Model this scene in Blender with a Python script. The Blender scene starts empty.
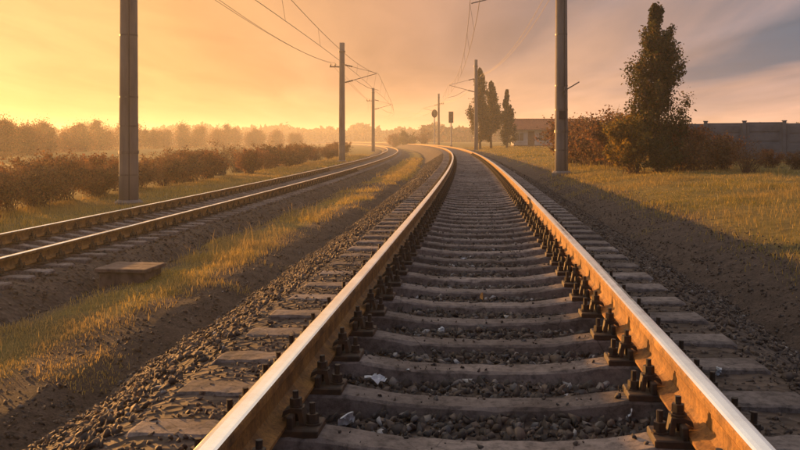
import bpy, bmesh, math, random
import numpy as np
from mathutils import Vector, Matrix, noise as mnoise

sc = bpy.context.scene
COL = sc.collection
R = math.radians

# ------------------------------------------------------------------ camera
cam = bpy.data.cameras.new("camera")
cam_o = bpy.data.objects.new("camera", cam)
COL.objects.link(cam_o)
CAM_H = 0.88
cam_o.location = (0, 0, CAM_H)
cam_o.rotation_euler = (R(90), 0, 0)
cam.sensor_width = 36.0
cam.lens = 849 / 800 * 36.0
cam.shift_y = -85 / 800.0
cam.clip_start = 0.05
cam.clip_end = 8000
sc.camera = cam_o

# ------------------------------------------------------------------ sky, sun, exposure
SUN_AZ, SUN_EL = R(-38), R(6.2)
SUN_DIR = Vector((math.sin(SUN_AZ) * math.cos(SUN_EL), math.cos(SUN_AZ) * math.cos(SUN_EL), math.sin(SUN_EL)))


def build_world():
    w = bpy.data.worlds.new("World")
    sc.world = w
    w.use_nodes = True
    nt = w.node_tree
    N, L = nt.nodes, nt.links
    bg = N["Background"]
    bg.inputs[1].default_value = 0.1
    sky = N.new("ShaderNodeTexSky")
    sky.sky_type = "NISHITA"
    sky.sun_disc = False
    sky.sun_elevation = SUN_EL
    sky.sun_rotation = SUN_AZ
    sky.dust_density = 2.0
    tc = N.new("ShaderNodeTexCoord")

    def math_(op, a, b=None, c=None, clamp=False):
        n = N.new("ShaderNodeMath")
        n.operation = op
        n.use_clamp = clamp
        for i, v in enumerate((a, b, c)):
            if v is None:
                continue
            if isinstance(v, (int, float)):
                n.inputs[i].default_value = v
            else:
                L.new(v, n.inputs[i])
        return n.outputs[0]

    def ramp(fac, stops):
        n = N.new("ShaderNodeValToRGB")
        el = n.color_ramp.elements
        while len(el) < len(stops):
            el.new(0.5)
        for e, (p, c) in zip(el, stops):
            e.position = p
            e.color = (*c, 1)
        L.new(fac, n.inputs[0])
        return n.outputs[0]

    def mix(f, a, b):
        n = N.new("ShaderNodeMix")
        n.data_type = "RGBA"
        n.clamp_factor = True
        L.new(f, n.inputs[0])
        L.new(a, n.inputs[6])
        L.new(b, n.inputs[7])
        return n.outputs[2]

    sep = N.new("ShaderNodeSeparateXYZ")
    L.new(tc.outputs["Generated"], sep.inputs[0])
    z = math_("MAXIMUM", sep.outputs[2], 0.0)
    dot = N.new("ShaderNodeVectorMath")
    dot.operation = "DOT_PRODUCT"
    L.new(tc.outputs["Generated"], dot.inputs[0])
    dot.inputs[1].default_value = SUN_DIR
    ang = math_("DIVIDE", math_("ARCCOSINE", dot.outputs["Value"]), math.pi)      # 0 at the sun, 1 opposite
    # a sheet of high cloud: project the direction on a flat layer, stretched into streaks
    den = math_("ADD", z, 0.055)
    px = math_("DIVIDE", sep.outputs[0], den)
    py = math_("DIVIDE", sep.outputs[1], den)
    comb = N.new("ShaderNodeCombineXYZ")
    L.new(px, comb.inputs[0])
    L.new(py, comb.inputs[1])
    mp = N.new("ShaderNodeMapping")
    mp.inputs["Rotation"].default_value = (0, 0, R(24))
    mp.inputs["Scale"].default_value = (0.55, 0.16, 1)
    mp.inputs["Location"].default_value = (3.7, 1.3, 0)
    L.new(comb.outputs[0], mp.inputs[0])
    n1 = N.new("ShaderNodeTexNoise")
    n1.inputs["Scale"].default_value = 1.0
    n1.inputs["Detail"].default_value = 6
    n1.inputs["Roughness"].default_value = 0.5
    n1.inputs["Distortion"].default_value = 0.5
    L.new(mp.outputs[0], n1.inputs[0])
    n2 = N.new("ShaderNodeTexNoise")
    n2.inputs["Scale"].default_value = 2.7
    n2.inputs["Detail"].default_value = 5
    n2.inputs["Distortion"].default_value = 0.8
    L.new(mp.outputs[0], n2.inputs[0])
    k = 10.0     # cloud colours below are radiances; background strength is 0.1

    def sc_(c):
        return tuple(v * 1.0 for v in c)
    low = ramp(ang, [(0.0, (0.66, 0.36, 0.11)), (0.05, (0.34, 0.17, 0.058)), (0.09, (0.25, 0.115, 0.040)), (0.15, (0.36, 0.175, 0.066)), (0.21, (0.45, 0.225, 0.105)),
                     (0.34, (0.40, 0.23, 0.175)), (0.6, (0.13, 0.115, 0.135)), (1.0, (0.075, 0.078, 0.108))])
    high = ramp(ang, [(0.0, (0.55, 0.30, 0.11)), (0.13, (0.38, 0.185, 0.066)), (0.21, (0.27, 0.14, 0.082)), (0.285, (0.100, 0.084, 0.094)),
                      (0.345, (0.046, 0.066, 0.096)), (0.6, (0.055, 0.066, 0.092)), (1.0, (0.052, 0.062, 0.092))])
    top = ramp(ang, [(0.0, (0.76, 0.60, 0.42)), (0.16, (0.54, 0.44, 0.34)), (0.36, (0.37, 0.34, 0.32)), (0.6, (0.115, 0.124, 0.165)), (1.0, (0.068, 0.080, 0.125))])
    ef = math_("SMOOTH_MIN", math_("MULTIPLY", z, 8.2), 1.0, 0.2, clamp=True)
    ef2 = math_("ADD", ef, math_("MULTIPLY", math_("SUBTRACT", n1.outputs[0], 0.47), 2.4), clamp=True)
    cloud = mix(ef2, low, high)
    cloud = mix(math_("MULTIPLY_ADD", z, 6.0, -1.05, clamp=True), cloud, top)
    thick = math_("MULTIPLY_ADD", n2.outputs[0], 0.75, 0.64)
    vm = N.new("ShaderNodeVectorMath")
    vm.operation = "SCALE"
    L.new(cloud, vm.inputs[0])
    L.new(math_("MULTIPLY", thick, k), vm.inputs["Scale"])
    cover = ramp(n1.outputs[0], [(0.30, (0.96,) * 3), (0.56, (0.98,) * 3), (1.0, (0.98,) * 3)])
    out = mix(cover, sky.outputs[0], vm.outputs[0])
    L.new(out, bg.inputs[0])


build_world()
sun = bpy.data.lights.new("sun", "SUN")
sun.energy = 5.0
sun.angle = R(0.6)
sun.color = (1.0, 0.46, 0.12)
sun_o = bpy.data.objects.new("sun", sun)
COL.objects.link(sun_o)
sun_o.location = (-40, 50, 20)
sun_o.rotation_euler = SUN_DIR.to_track_quat("Z", "Y").to_euler()

sc.view_settings.view_transform = "Standard"
sc.view_settings.look = "None"
sc.view_settings.exposure = 1.1
sc.view_settings.gamma = 1.0
sc.render.engine = "CYCLES"
sc.cycles.use_denoising = True
sc.cycles.max_bounces = 6
sc.cycles.volume_bounces = 1
sc.cycles.transparent_max_bounces = 8

# ------------------------------------------------------------------ track alignment
PHI0, RAD = 0.098, 1250.0
CANT = 0.009


def centre(s):
    p = PHI0 - s / RAD
    return RAD * (math.cos(p) - math.cos(PHI0)), RAD * (math.sin(PHI0) - math.sin(p)), p


def P(s, u, z):
    x, y, p = centre(s)
    return Vector((x + u * math.cos(p), y - u * math.sin(p), z))


def Pn(s, u, z):
    """numpy version"""
    p = PHI0 - s / RAD
    x = RAD * (np.cos(p) - math.cos(PHI0)) + u * np.cos(p)
    y = RAD * (math.sin(PHI0) - np.sin(p)) - u * np.sin(p)
    return np.stack([x, y, z + 0 * x], -1)


def su(x, y):
    """world x,y -> s,u"""
    cx, cy = -RAD * math.cos(PHI0), RAD * math.sin(PHI0)
    # centre(s) = (cx + RAD cos p, cy - RAD sin p)
    r = math.hypot(x - cx, y - cy)
    p = math.atan2(-(y - cy), x - cx)
    return (PHI0 - p) * RAD, r - RAD


# ------------------------------------------------------------------ helpers
def tag(o, label=None, cat=None, group=None, kind=None):
    if label:
        o["label"] = label
    if cat:
        o["category"] = cat
    if group:
        o["group"] = group
    if kind:
        o["kind"] = kind
    return o


def link(name, me, mat=None, parent=None):
    o = bpy.data.objects.new(name, me)
    COL.objects.link(o)
    if mat is not None and me is not None and len(me.materials) == 0:
        for m in (mat if isinstance(mat, (list, tuple)) else [mat]):
            me.materials.append(m)
    if parent is not None:
        o.parent = parent
    return o


def empty(name, loc=(0, 0, 0), rz=0.0):
    o = bpy.data.objects.new(name, None)
    o.empty_display_size = 0.2
    COL.objects.link(o)
    o.location = loc
    o.rotation_euler = (0, 0, rz)
    return o


def np_mesh(name, verts, faces, colors=None, smooth=False):
    """verts (N,3), faces (M,k) with one k"""
    me = bpy.data.meshes.new(name)
    verts = np.asarray(verts, np.float32)
    faces = np.asarray(faces, np.int32)
    m, k = faces.shape
    me.vertices.add(len(verts))
    me.vertices.foreach_set("co", verts.ravel())
    me.loops.add(m * k)
    me.loops.foreach_set("vertex_index", faces.ravel())
    me.polygons.add(m)
    me.polygons.foreach_set("loop_start", np.arange(0, m * k, k, dtype=np.int32))
    me.polygons.foreach_set("loop_total", np.full(m, k, np.int32))
    if smooth:
        me.polygons.foreach_set("use_smooth", np.ones(m, bool))
    if colors is not None:
        a = me.attributes.new("tint", "FLOAT_COLOR", "POINT")
        c = np.ones((len(verts), 4), np.float32)
        c[:, :3] = colors
        a.data.foreach_set("color", c.ravel())
    me.update()
    me.validate()
    return me


class MB:
    """collects simple solids for one mesh"""

    def __init__(self):
        self.v, self.f, self.m = [], [], []

    def add(self, vs, fs, mi=0):
        b = len(self.v)
        self.v += [tuple(v) for v in vs]
        self.f += [tuple(i + b for i in f) for f in fs]
        self.m += [mi] * len(fs)
        return self

    def box(self, x0, x1, y0, y1, z0, z1, mi=0, ch=0.0):
        if ch <= 0:
            vs = [(x0, y0, z0), (x1, y0, z0), (x1, y1, z0), (x0, y1, z0), (x0, y0, z1), (x1, y0, z1), (x1, y1, z1), (x0, y1, z1)]
            fs = [(0, 3, 2, 1), (4, 5, 6, 7), (0, 1, 5, 4), (1, 2, 6, 5), (2, 3, 7, 6), (3, 0, 4, 7)]
            return self.add(vs, fs, mi)
        bm = bmesh.new()
        bmesh.ops.create_cube(bm, size=1)
        for v in bm.verts:
            v.co = Vector(((x0 + x1) / 2 + v.co.x * (x1 - x0), (y0 + y1) / 2 + v.co.y * (y1 - y0), (z0 + z1) / 2 + v.co.z * (z1 - z0)))
        bmesh.ops.bevel(bm, geom=bm.edges[:], offset=ch, segments=1, affect="EDGES")
        bm.verts.index_update()
        self.add([v.co[:] for v in bm.verts], [[v.index for v in f.verts] for f in bm.faces], mi)
        bm.free()
        return self

    def tube(self, pts, radii, n=8, mi=0, cap=True):
        pts = [Vector(p) for p in pts]
        if isinstance(radii, (int, float)):
            radii = [radii] * len(pts)
        vs, fs = [], []
        ref = None
        for i, p in enumerate(pts):
            t = (pts[min(i + 1, len(pts) - 1)] - pts[max(i - 1, 0)]).normalized()
            if ref is None:
                ref = Vector((1, 0, 0)) if abs(t.x) < 0.9 else Vector((0, 1, 0))
            a = (ref - t * ref.dot(t)).normalized()
            ref = a
            b = t.cross(a)
            for k in range(n):
                th = 2 * math.pi * k / n
                vs.append(p + (a * math.cos(th) + b * math.sin(th)) * radii[i])
        for i in range(len(pts) - 1):
            for k in range(n):
                k2 = (k + 1) % n
                fs.append((i * n + k, i * n + k2, (i + 1) * n + k2, (i + 1) * n + k))
        if cap:
            fs.append(tuple(range(n - 1, -1, -1)))
            fs.append(tuple((len(pts) - 1) * n + k for k in range(n)))
        return self.add(vs, fs, mi)

    def prism(self, poly, axis, a, b, mi=0):
        """poly = list of 2D points extruded along axis ('x','y','z') from a to b"""
        def q(p, t):
            return {"x": (t, p[0], p[1]), "y": (p[0], t, p[1]), "z": (p[0], p[1], t)}[axis]
        n = len(poly)
        vs = [q(p, a) for p in poly] + [q(p, b) for p in poly]
        fs = [tuple(range(n - 1, -1, -1)), tuple(range(n, 2 * n))]
        fs += [(i, (i + 1) % n, n + (i + 1) % n, n + i) for i in range(n)]
        return self.add(vs, fs, mi)

    def mesh(self, name, smooth=False):
        me = bpy.data.meshes.new(name)
        me.from_pydata(self.v, [], self.f)
        me.polygons.foreach_set("material_index", self.m)
        if smooth:
            me.polygons.foreach_set("use_smooth", [True] * len(self.f))
        me.update()
        bm = bmesh.new()
        bm.from_mesh(me)
        bmesh.ops.recalc_face_normals(bm, faces=bm.faces)
        bm.to_mesh(me)
        bm.free()
        return me

    def build(self, name, mat, parent=None, smooth=False):
        return link(name, self.mesh(name, smooth), mat, parent)


# ------------------------------------------------------------------ materials
def mat_base(name):
    m = bpy.data.materials.new(name)
    m.use_nodes = True
    nt = m.node_tree
    return m, nt, nt.nodes["Principled BSDF"]


def nz(nt, scale, detail=5, rough=0.55, coord="Object", dist=0.0, stretch=None):
    tc = nt.nodes.new("ShaderNodeTexCoord")
    n = nt.nodes.new("ShaderNodeTexNoise")
    n.inputs["Scale"].default_value = scale
    n.inputs["Detail"].default_value = detail
    n.inputs["Roughness"].default_value = rough
    n.inputs["Distortion"].default_value = dist
    if stretch:
        mp = nt.nodes.new("ShaderNodeMapping")
        mp.inputs["Scale"].default_value = stretch
        nt.links.new(tc.outputs[coord], mp.inputs[0])
        nt.links.new(mp.outputs[0], n.inputs[0])
    else:
        nt.links.new(tc.outputs[coord], n.inputs[0])
    return n.outputs[0]


def cramp(nt, fac, stops):
    n = nt.nodes.new("ShaderNodeValToRGB")
    el = n.color_ramp.elements
    while len(el) < len(stops):
        el.new(0.5)
    for e, (p, c) in zip(el, stops):
        e.position = p
        e.color = (*c, 1)
    nt.links.new(fac, n.inputs[0])
    return n.outputs[0]


def cmix(nt, f, a, b, mode="MIX"):
    n = nt.nodes.new("ShaderNodeMix")
    n.data_type = "RGBA"
    n.blend_type = mode
    for i, v in ((0, f), (6, a), (7, b)):
        if isinstance(v, (int, float)):
            n.inputs[i].default_value = v
        elif isinstance(v, tuple):
            n.inputs[i].default_value = (*v, 1)
        else:
            nt.links.new(v, n.inputs[i])
    return n.outputs[2]


def bump(nt, bs, h, dist, strength=0.6):
    b = nt.nodes.new("ShaderNodeBump")
    b.inputs["Distance"].default_value = dist
    b.inputs["Strength"].default_value = strength
    nt.links.new(h, b.inputs["Height"])
    nt.links.new(b.outputs[0], bs.inputs["Normal"])


def m_noise(name, c1, c2, scale, rough=0.85, bscale=None, bdist=0.01, metal=0.0, c3=None, spec=0.3, coord="Object", stretch=None):
    m, nt, bs = mat_base(name)
    f = nz(nt, scale, 6, 0.6, coord, stretch=stretch)
    stops = [(0.32, c1), (0.62, c2)] if c3 is None else [(0.3, c1), (0.5, c2), (0.7, c3)]
    nt.links.new(cramp(nt, f, stops), bs.inputs["Base Color"])
    bs.inputs["Roughness"].default_value = rough
    bs.inputs["Metallic"].default_value = metal
    bs.inputs["Specular IOR Level"].default_value = spec
    if bscale:
        bump(nt, bs, nz(nt, bscale, 6, 0.65, coord), bdist)
    return m


def m_tint(name, rough=0.85, spec=0.25, transl=0.0, nscale=None, mulc=((0.75,) * 3, (1.2,) * 3), bdist=0.004):
    """colour from the per-piece 'tint' attribute, with a little noise"""
    m, nt, bs = mat_base(name)
    a = nt.nodes.new("ShaderNodeAttribute")
    a.attribute_name = "tint"
    col = a.outputs["Color"]
    if nscale:
        f = nz(nt, nscale, 4, 0.6)
        col = cmix(nt, 1.0, col, cramp(nt, f, [(0.3, mulc[0]), (0.7, mulc[1])]), "MULTIPLY")
        bump(nt, bs, nz(nt, nscale * 2, 4, 0.6), bdist)
    nt.links.new(col, bs.inputs["Base Color"])
    bs.inputs["Roughness"].default_value = rough
    bs.inputs["Specular IOR Level"].default_value = spec
    if transl > 0:
        t = nt.nodes.new("ShaderNodeBsdfTranslucent")
        nt.links.new(col, t.inputs[0])
        mx = nt.nodes.new("ShaderNodeMixShader")
        mx.inputs[0].default_value = transl
        nt.links.new(bs.outputs[0], mx.inputs[1])
        nt.links.new(t.outputs[0], mx.inputs[2])
        nt.links.new(mx.outputs[0], nt.nodes["Material Output"].inputs[0])
    return m


def m_polished():
    m, nt, bs = mat_base("polished_steel")
    f = nz(nt, 2.5, 7, 0.7)
    nt.links.new(cramp(nt, f, [(0.28, (0.80, 0.76, 0.71)), (0.6, (0.97, 0.95, 0.92))]), bs.inputs["Base Color"])
    bs.inputs["Metallic"].default_value = 1.0
    nt.links.new(cramp(nt, nz(nt, 6.0, 7, 0.7), [(0.3, (0.15,) * 3), (0.75, (0.30,) * 3)]), bs.inputs["Roughness"])
    bump(nt, bs, nz(nt, 2.0, 4, 0.5), 0.002, 0.25)
    return m


def m_rust():
    m, nt, bs = mat_base("rail_rust")
    f = nz(nt, 5.0, 8, 0.7, dist=0.6)
    c = cramp(nt, f, [(0.22, (0.060, 0.028, 0.013)), (0.42, (0.22, 0.100, 0.026)), (0.60, (0.37, 0.178, 0.042)), (0.8, (0.47, 0.25, 0.068))])
    g = nz(nt, 60.0, 7, 0.75)
    c = cmix(nt, 1.0, c, cramp(nt, g, [(0.32, (0.42, 0.40, 0.40)), (0.52, (1.0,) * 3), (0.75, (1.2,) * 3)]), "MULTIPLY")
    st = nz(nt, 9.0, 6, 0.7, stretch=(1, 1, 0.12))          # run-off streaks down the web
    c = cmix(nt, 1.0, c, cramp(nt, st, [(0.35, (0.55, 0.52, 0.50)), (0.55, (1.0,) * 3)]), "MULTIPLY")
    nt.links.new(c, bs.inputs["Base Color"])
    bs.inputs["Roughness"].default_value = 0.75
    bs.inputs["Specular IOR Level"].default_value = 0.28
    bump(nt, bs, g, 0.003, 0.8)
    return m


def m_concrete_sleeper():
    m, nt, bs = mat_base("sleeper_concrete")
    oi = nt.nodes.new("ShaderNodeObjectInfo")
    tc = nt.nodes.new("ShaderNodeTexCoord")
    off = nt.nodes.new("ShaderNodeVectorMath")
    off.operation = "SCALE"
    off.inputs[0].default_value = (37.0, 51.0, 23.0)
    nt.links.new(oi.outputs["Random"], off.inputs["Scale"])
    add = nt.nodes.new("ShaderNodeVectorMath")
    add.operation = "ADD"
    nt.links.new(tc.outputs["Object"], add.inputs[0])
    nt.links.new(off.outputs[0], add.inputs[1])

    def n_(scale, detail, rough, dist=0.0):
        n = nt.nodes.new("ShaderNodeTexNoise")
        n.inputs["Scale"].default_value = scale
        n.inputs["Detail"].default_value = detail
        n.inputs["Roughness"].default_value = rough
        n.inputs["Distortion"].default_value = dist
        nt.links.new(add.outputs[0], n.inputs[0])
        return n.outputs[0]
    c = cramp(nt, n_(2.6, 7, 0.65, 0.4), [(0.28, (0.092, 0.074, 0.068)), (0.46, (0.200, 0.168, 0.155)), (0.70, (0.31, 0.268, 0.25))])
    c = cmix(nt, 1.0, c, cramp(nt, n_(24.0, 7, 0.72), [(0.34, (0.42,) * 3), (0.54, (1.0,) * 3), (0.8, (1.2,) * 3)]), "MULTIPLY")
    v = nt.nodes.new("ShaderNodeTexVoronoi")
    v.feature = "DISTANCE_TO_EDGE"
    v.inputs["Scale"].default_value = 3.2
    nt.links.new(add.outputs[0], v.inputs[0])
    crack = cramp(nt, v.outputs["Distance"], [(0.0, (0.25,) * 3), (0.012, (1.0,) * 3)])
    c = cmix(nt, cramp(nt, n_(1.7, 3, 0.5), [(0.52, (0,) * 3), (0.6, (0.8,) * 3)]), c, cmix(nt, 1.0, c, crack, "MULTIPLY"))
    c = cmix(nt, 1.0, c, cramp(nt, oi.outputs["Random"], [(0.0, (0.66, 0.64, 0.64)), (1.0, (1.18, 1.15, 1.12))]), "MULTIPLY")
    nt.links.new(c, bs.inputs["Base Color"])
    bs.inputs["Roughness"].default_value = 0.9
    bs.inputs["Specular IOR Level"].default_value = 0.2
    bump(nt, bs, n_(70.0, 8, 0.78), 0.012, 0.8)
    return m


def m_ground():
    m, nt, bs = mat_base("ground_soil_grass")
    f = nz(nt, 0.35, 7, 0.65)
    g = nz(nt, 4.0, 6, 0.7)
    grass = cramp(nt, g, [(0.3, (0.11, 0.085, 0.032)), (0.5, (0.19, 0.145, 0.046)), (0.75, (0.29, 0.215, 0.066))])
    soil = cramp(nt, g, [(0.3, (0.066, 0.050, 0.043)), (0.7, (0.150, 0.112, 0.092))])
    a = nt.nodes.new("ShaderNodeAttribute")
    a.attribute_name = "tint"          # red channel = how grassy the ground is
    sep = nt.nodes.new("ShaderNodeSeparateColor")
    nt.links.new(a.outputs["Color"], sep.inputs[0])
    ad = nt.nodes.new("ShaderNodeMath")
    ad.operation = "MULTIPLY_ADD"
    nt.links.new(f, ad.inputs[0])
    ad.inputs[1].default_value = 1.6
    mm = nt.nodes.new("ShaderNodeMath")
    mm.operation = "MULTIPLY_ADD"
    nt.links.new(sep.outputs[0], mm.inputs[0])
    mm.inputs[1].default_value = 1.5
    mm.inputs[2].default_value = -1.5
    nt.links.new(mm.outputs[0], ad.inputs[2])
    soil = cmix(nt, 1.0, soil, cramp(nt, nz(nt, 38.0, 6, 0.7), [(0.34, (0.5,) * 3), (0.55, (1.0,) * 3), (0.78, (1.45,) * 3)]), "MULTIPLY")
    nt.links.new(cmix(nt, cramp(nt, ad.outputs[0], [(0.25, (0,) * 3), (0.75, (1,) * 3)]), soil, grass), bs.inputs["Base Color"])
    bs.inputs["Roughness"].default_value = 0.95
    bs.inputs["Specular IOR Level"].default_value = 0.1
    bump(nt, bs, nz(nt, 14.0, 9, 0.78), 0.07, 0.9)
    return m


def m_bed():
    m, nt, bs = mat_base("ballast_bed_dirt")
    tc = nt.nodes.new("ShaderNodeTexCoord")
    v = nt.nodes.new("ShaderNodeTexVoronoi")
    v.inputs["Scale"].default_value = 16
    nt.links.new(tc.outputs["Object"], v.inputs[0])
    f = nz(nt, 1.4, 7, 0.65)
    c = cramp(nt, f, [(0.3, (0.046, 0.034, 0.029)), (0.5, (0.078, 0.057, 0.046)), (0.72, (0.118, 0.085, 0.065))])
    sp = nt.nodes.new("ShaderNodeSeparateColor")
    nt.links.new(v.outputs["Color"], sp.inputs[0])
    c = cmix(nt, 1.0, c, cramp(nt, sp.outputs[0], [(0.0, (0.6,) * 3), (1.0, (1.2,) * 3)]), "MULTIPLY")
    nt.links.new(c, bs.inputs["Base Color"])
    bs.inputs["Roughness"].default_value = 0.9
    bs.inputs["Specular IOR Level"].default_value = 0.2
    bump(nt, bs, v.outputs["Distance"], 0.03, 0.8)
    return m


def m_glass(name, col):
    m, nt, bs = mat_base(name)
    bs.inputs["Base Color"].default_value = (*col, 1)
    bs.inputs["Roughness"].default_value = 0.08
    bs.inputs["Specular IOR Level"].default_value = 0.6
    return m


M = {
    "steel": m_polished(), "rust": m_rust(), "sleeper": m_concrete_sleeper(), "ground": m_ground(), "bed": m_bed(),
    "fast": m_noise("fastening_iron", (0.014, 0.010, 0.008), (0.042, 0.024, 0.015), 22, 0.7, 60, 0.003, 0.0, c3=(0.085, 0.040, 0.018), spec=0.4),
    "stone": m_tint("ballast_stone", 0.8, 0.35, 0, 30),
    "grass": m_tint("grass_blades", 0.8, 0.15, 0.45),
    "leaf": m_tint("leaves", 0.75, 0.2, 0.45),
    "bark": m_noise("bark", (0.045, 0.030, 0.020), (0.11, 0.075, 0.05), 8, 0.9, 25, 0.01),
    "twig": m_noise("twigs", (0.065, 0.036, 0.022), (0.13, 0.075, 0.045), 5, 0.9),
    "pole": m_noise("weathered_pole_concrete", (0.11, 0.095, 0.088), (0.19, 0.165, 0.15), 1.6, 0.85, 30, 0.004, c3=(0.24, 0.21, 0.19), stretch=(1.6, 1.6, 0.25)),
    "galv": m_noise("weathered_steel", (0.10, 0.085, 0.075), (0.20, 0.17, 0.15), 6, 0.55, metal=0.5),
    "porc": m_noise("brown_porcelain", (0.08, 0.035, 0.02), (0.12, 0.05, 0.03), 4, 0.25, spec=0.6),
    "wire": m_noise("copper_wire", (0.06, 0.045, 0.035), (0.10, 0.07, 0.05), 4, 0.5, metal=0.6),
    "plaster": m_noise("pale_plaster", (0.42, 0.40, 0.39), (0.58, 0.56, 0.54), 1.2, 0.9, 18, 0.01),
    "rooftile": m_noise("red_roof_tile", (0.24, 0.075, 0.035), (0.36, 0.12, 0.055), 3, 0.8, 12, 0.02),
    "frame": m_noise("painted_frame", (0.45, 0.44, 0.42), (0.58, 0.57, 0.55), 4, 0.6),
    "doorp": m_noise("brown_door_paint", (0.10, 0.06, 0.045), (0.16, 0.10, 0.075), 5, 0.6),
    "glass": m_glass("dark_window_glass", (0.03, 0.035, 0.04)),
    "fence": m_noise("grey_blue_fence_concrete", (0.085, 0.088, 0.10), (0.14, 0.145, 0.165), 1.1, 0.9, 25, 0.006, c3=(0.19, 0.19, 0.205)),
    "slab": m_noise("brown_stained_concrete", (0.08, 0.052, 0.04), (0.19, 0.13, 0.10), 6, 0.9, 30, 0.01),
    "black": m_noise("black_paint", (0.015, 0.015, 0.018), (0.03, 0.03, 0.034), 6, 0.5),
    "sigpost": m_noise("grey_signal_paint", (0.22, 0.22, 0.23), (0.34, 0.34, 0.35), 5, 0.6),
    "lens": m_glass("signal_lens", (0.03, 0.10, 0.16)),
    "paper": m_noise("pale_wrapper", (0.45, 0.50, 0.55), (0.75, 0.76, 0.76), 14, 0.6, 40, 0.004),
    "dryleaf": m_noise("dry_leaf", (0.30, 0.13, 0.035), (0.55, 0.28, 0.08), 30, 0.7),
    "hill": m_noise("wooded_hill", (0.030, 0.026, 0.016), (0.075, 0.058, 0.034), 0.02, 0.95, 0.25, 2.0),
}

# ------------------------------------------------------------------ ground
GP = [(-900, 0.0), (-200, -0.8), (-60, -1.05), (-20, -1.12), (-12, -1.1), (-9.7, -1.08), (-9.15, -1.10), (-8.7, -1.3), (-5.5, -1.3), (-5.0, -1.10), (-4.0, -1.02),
      (-3.3, -1.04), (-2.7, -1.3), (1.7, -1.3), (2.2, -0.78), (2.6, -0.58), (3.2, -0.40), (4.5, -0.24), (7, -0.12), (12, -0.04), (60, 0.08), (250, 0.3), (900, 0.6)]
GPu = np.array([p[0] for p in GP])
GPz = np.array([p[1] for p in GP])


def vnoise(x, y, sc_, seed=0.0):
    """cheap smooth value noise in numpy, -1..1"""
    x = x * sc_ + seed * 17.3
    y = y * sc_ - seed * 9.1
    xi, yi = np.floor(x), np.floor(y)
    xf, yf = x - xi, y - yi
    xf, yf = xf * xf * (3 - 2 * xf), yf * yf * (3 - 2 * yf)

    def h(a, b):
        v = np.sin(a * 127.1 + b * 311.7 + seed * 74.7) * 43758.5453
        return (v - np.floor(v)) * 2 - 1
    return (h(xi, yi) * (1 - xf) + h(xi + 1, yi) * xf) * (1 - yf) + (h(xi, yi + 1) * (1 - xf) + h(xi + 1, yi + 1) * xf) * yf


def ground_z(s, u):
    s = np.asarray(s, float)
    u = np.asarray(u, float)
    z = np.interp(u, GPu, GPz)
    return z + 0.03 * vnoise(s, u, 0.9, 1) + 0.018 * vnoise(s, u, 2.7, 2)


def grassy(s, u):
    """how grassy: 0..1"""
    s = np.asarray(s, float)
    u = np.asarray(u, float)

    def band(a, b, w):
        return np.clip((u - a) / w, 0, 1) * np.clip((b - u) / w, 0, 1)
    wob = 0.35 * vnoise(s, u * 0.3, 0.12, 5)
    g = band(2.75, 1e4, 0.9)
    g = np.maximum(g, np.clip((-9.55 - u) / 0.5, 0, 1))
    strip = np.clip((u + wob + 5.05) / 0.35, 0, 1) * np.clip((-3.40 + 0.5 * np.clip((s - 25) / 25, 0, 1) - u - wob) / 0.45, 0, 1)
    patch = np.clip(0.85 + 0.9 * vnoise(s, u * 0.5, 0.16, 8), 0, 1)
    spots = np.clip((vnoise(s, u, 1.15, 51) - 0.45) * 3, 0, 0.8) * (band(-5.7, -2.5, 0.2) + band(2.2, 3.4, 0.2))
    return np.maximum(np.maximum(g, strip * patch), spots)


def sgrid(lo, hi):
    a = [lo]
    while a[-1] < hi:
        d = max(0.35, abs(a[-1] - 3) * 0.045)
        a.append(a[-1] + d)
    return np.array(a)


def make_ground():
    ss = np.concatenate([-np.array([700, 400, 200, 100, 60, 35, 20, 12, 8, 5, 3, 1.5]), sgrid(0, 1500)])
    us = np.concatenate([-np.geomspace(900, 13, 22), np.arange(-12.6, -2.6, 0.32), [-2.4, 0, 1.6], np.arange(1.9, 9, 0.3), np.geomspace(9.4, 900, 24)])
    S, U = np.meshgrid(ss, us, indexing="ij")
    Z = ground_z(S, U)
    V = Pn(S, U, Z).reshape(-1, 3)
    g = grassy(S, U).ravel()
    a, b = S.shape
    I = np.arange(a * b).reshape(a, b)
    F = np.stack([I[:-1, :-1], I[:-1, 1:], I[1:, 1:], I[1:, :-1]], -1).reshape(-1, 4)
    me = np_mesh("ground", V, F, np.stack([g, g, g], -1), smooth=True)
    o = link("ground", me, M["ground"])
    tag(o, kind="structure")


make_ground()

BED = [(-3.15, -1.25), (-2.75, -1.02), (-2.3, -0.78), (-1.75, -0.40), (-1.5, -0.262), (-1.35, -0.222), (-1.05, -0.216), (-0.88, -0.25), (-0.76, -0.285), (-0.6, -0.298), (0, -0.300),
       (0.6, -0.298), (0.76, -0.285), (0.88, -0.25), (1.05, -0.222), (1.35, -0.232), (1.55, -0.29), (2.0, -0.52), (2.4, -0.74), (2.8, -1.1)]
BEDu = np.array([p[0] for p in BED])
BEDz = np.array([p[1] for p in BED])
T2U, T2Z = -7.1, -0.67          # second track: offset and rail head level
BED2 = [(-1.9, -0.62), (-1.6, -0.40), (-1.4, -0.26), (-1.05, -0.235), (-0.88, -0.255), (-0.7, -0.30), (0.7, -0.30), (0.88, -0.255), (1.05, -0.235), (1.4, -0.26), (1.6, -0.38), (1.9, -0.62)]
BED2u = np.array([p[0] for p in BED2])
BED2z = np.array([p[1] for p in BED2])


def bed_z(s, u):
    z = np.interp(u, BEDu, BEDz)
    w = np.clip((np.abs(u) - 1.3) / 0.5, 0, 1)
    return z + CANT * np.clip(u, -1.6, 1.6) + (0.012 + 0.03 * w) * vnoise(s, u, 2.2, 3) + 0.006 * vnoise(s, u, 7, 4)


def bed2_z(s, u):
    v = u - T2U
    return np.interp(v, BED2u, BED2z) + T2Z + 0.012 * vnoise(s, u, 2.0, 6)


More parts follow.
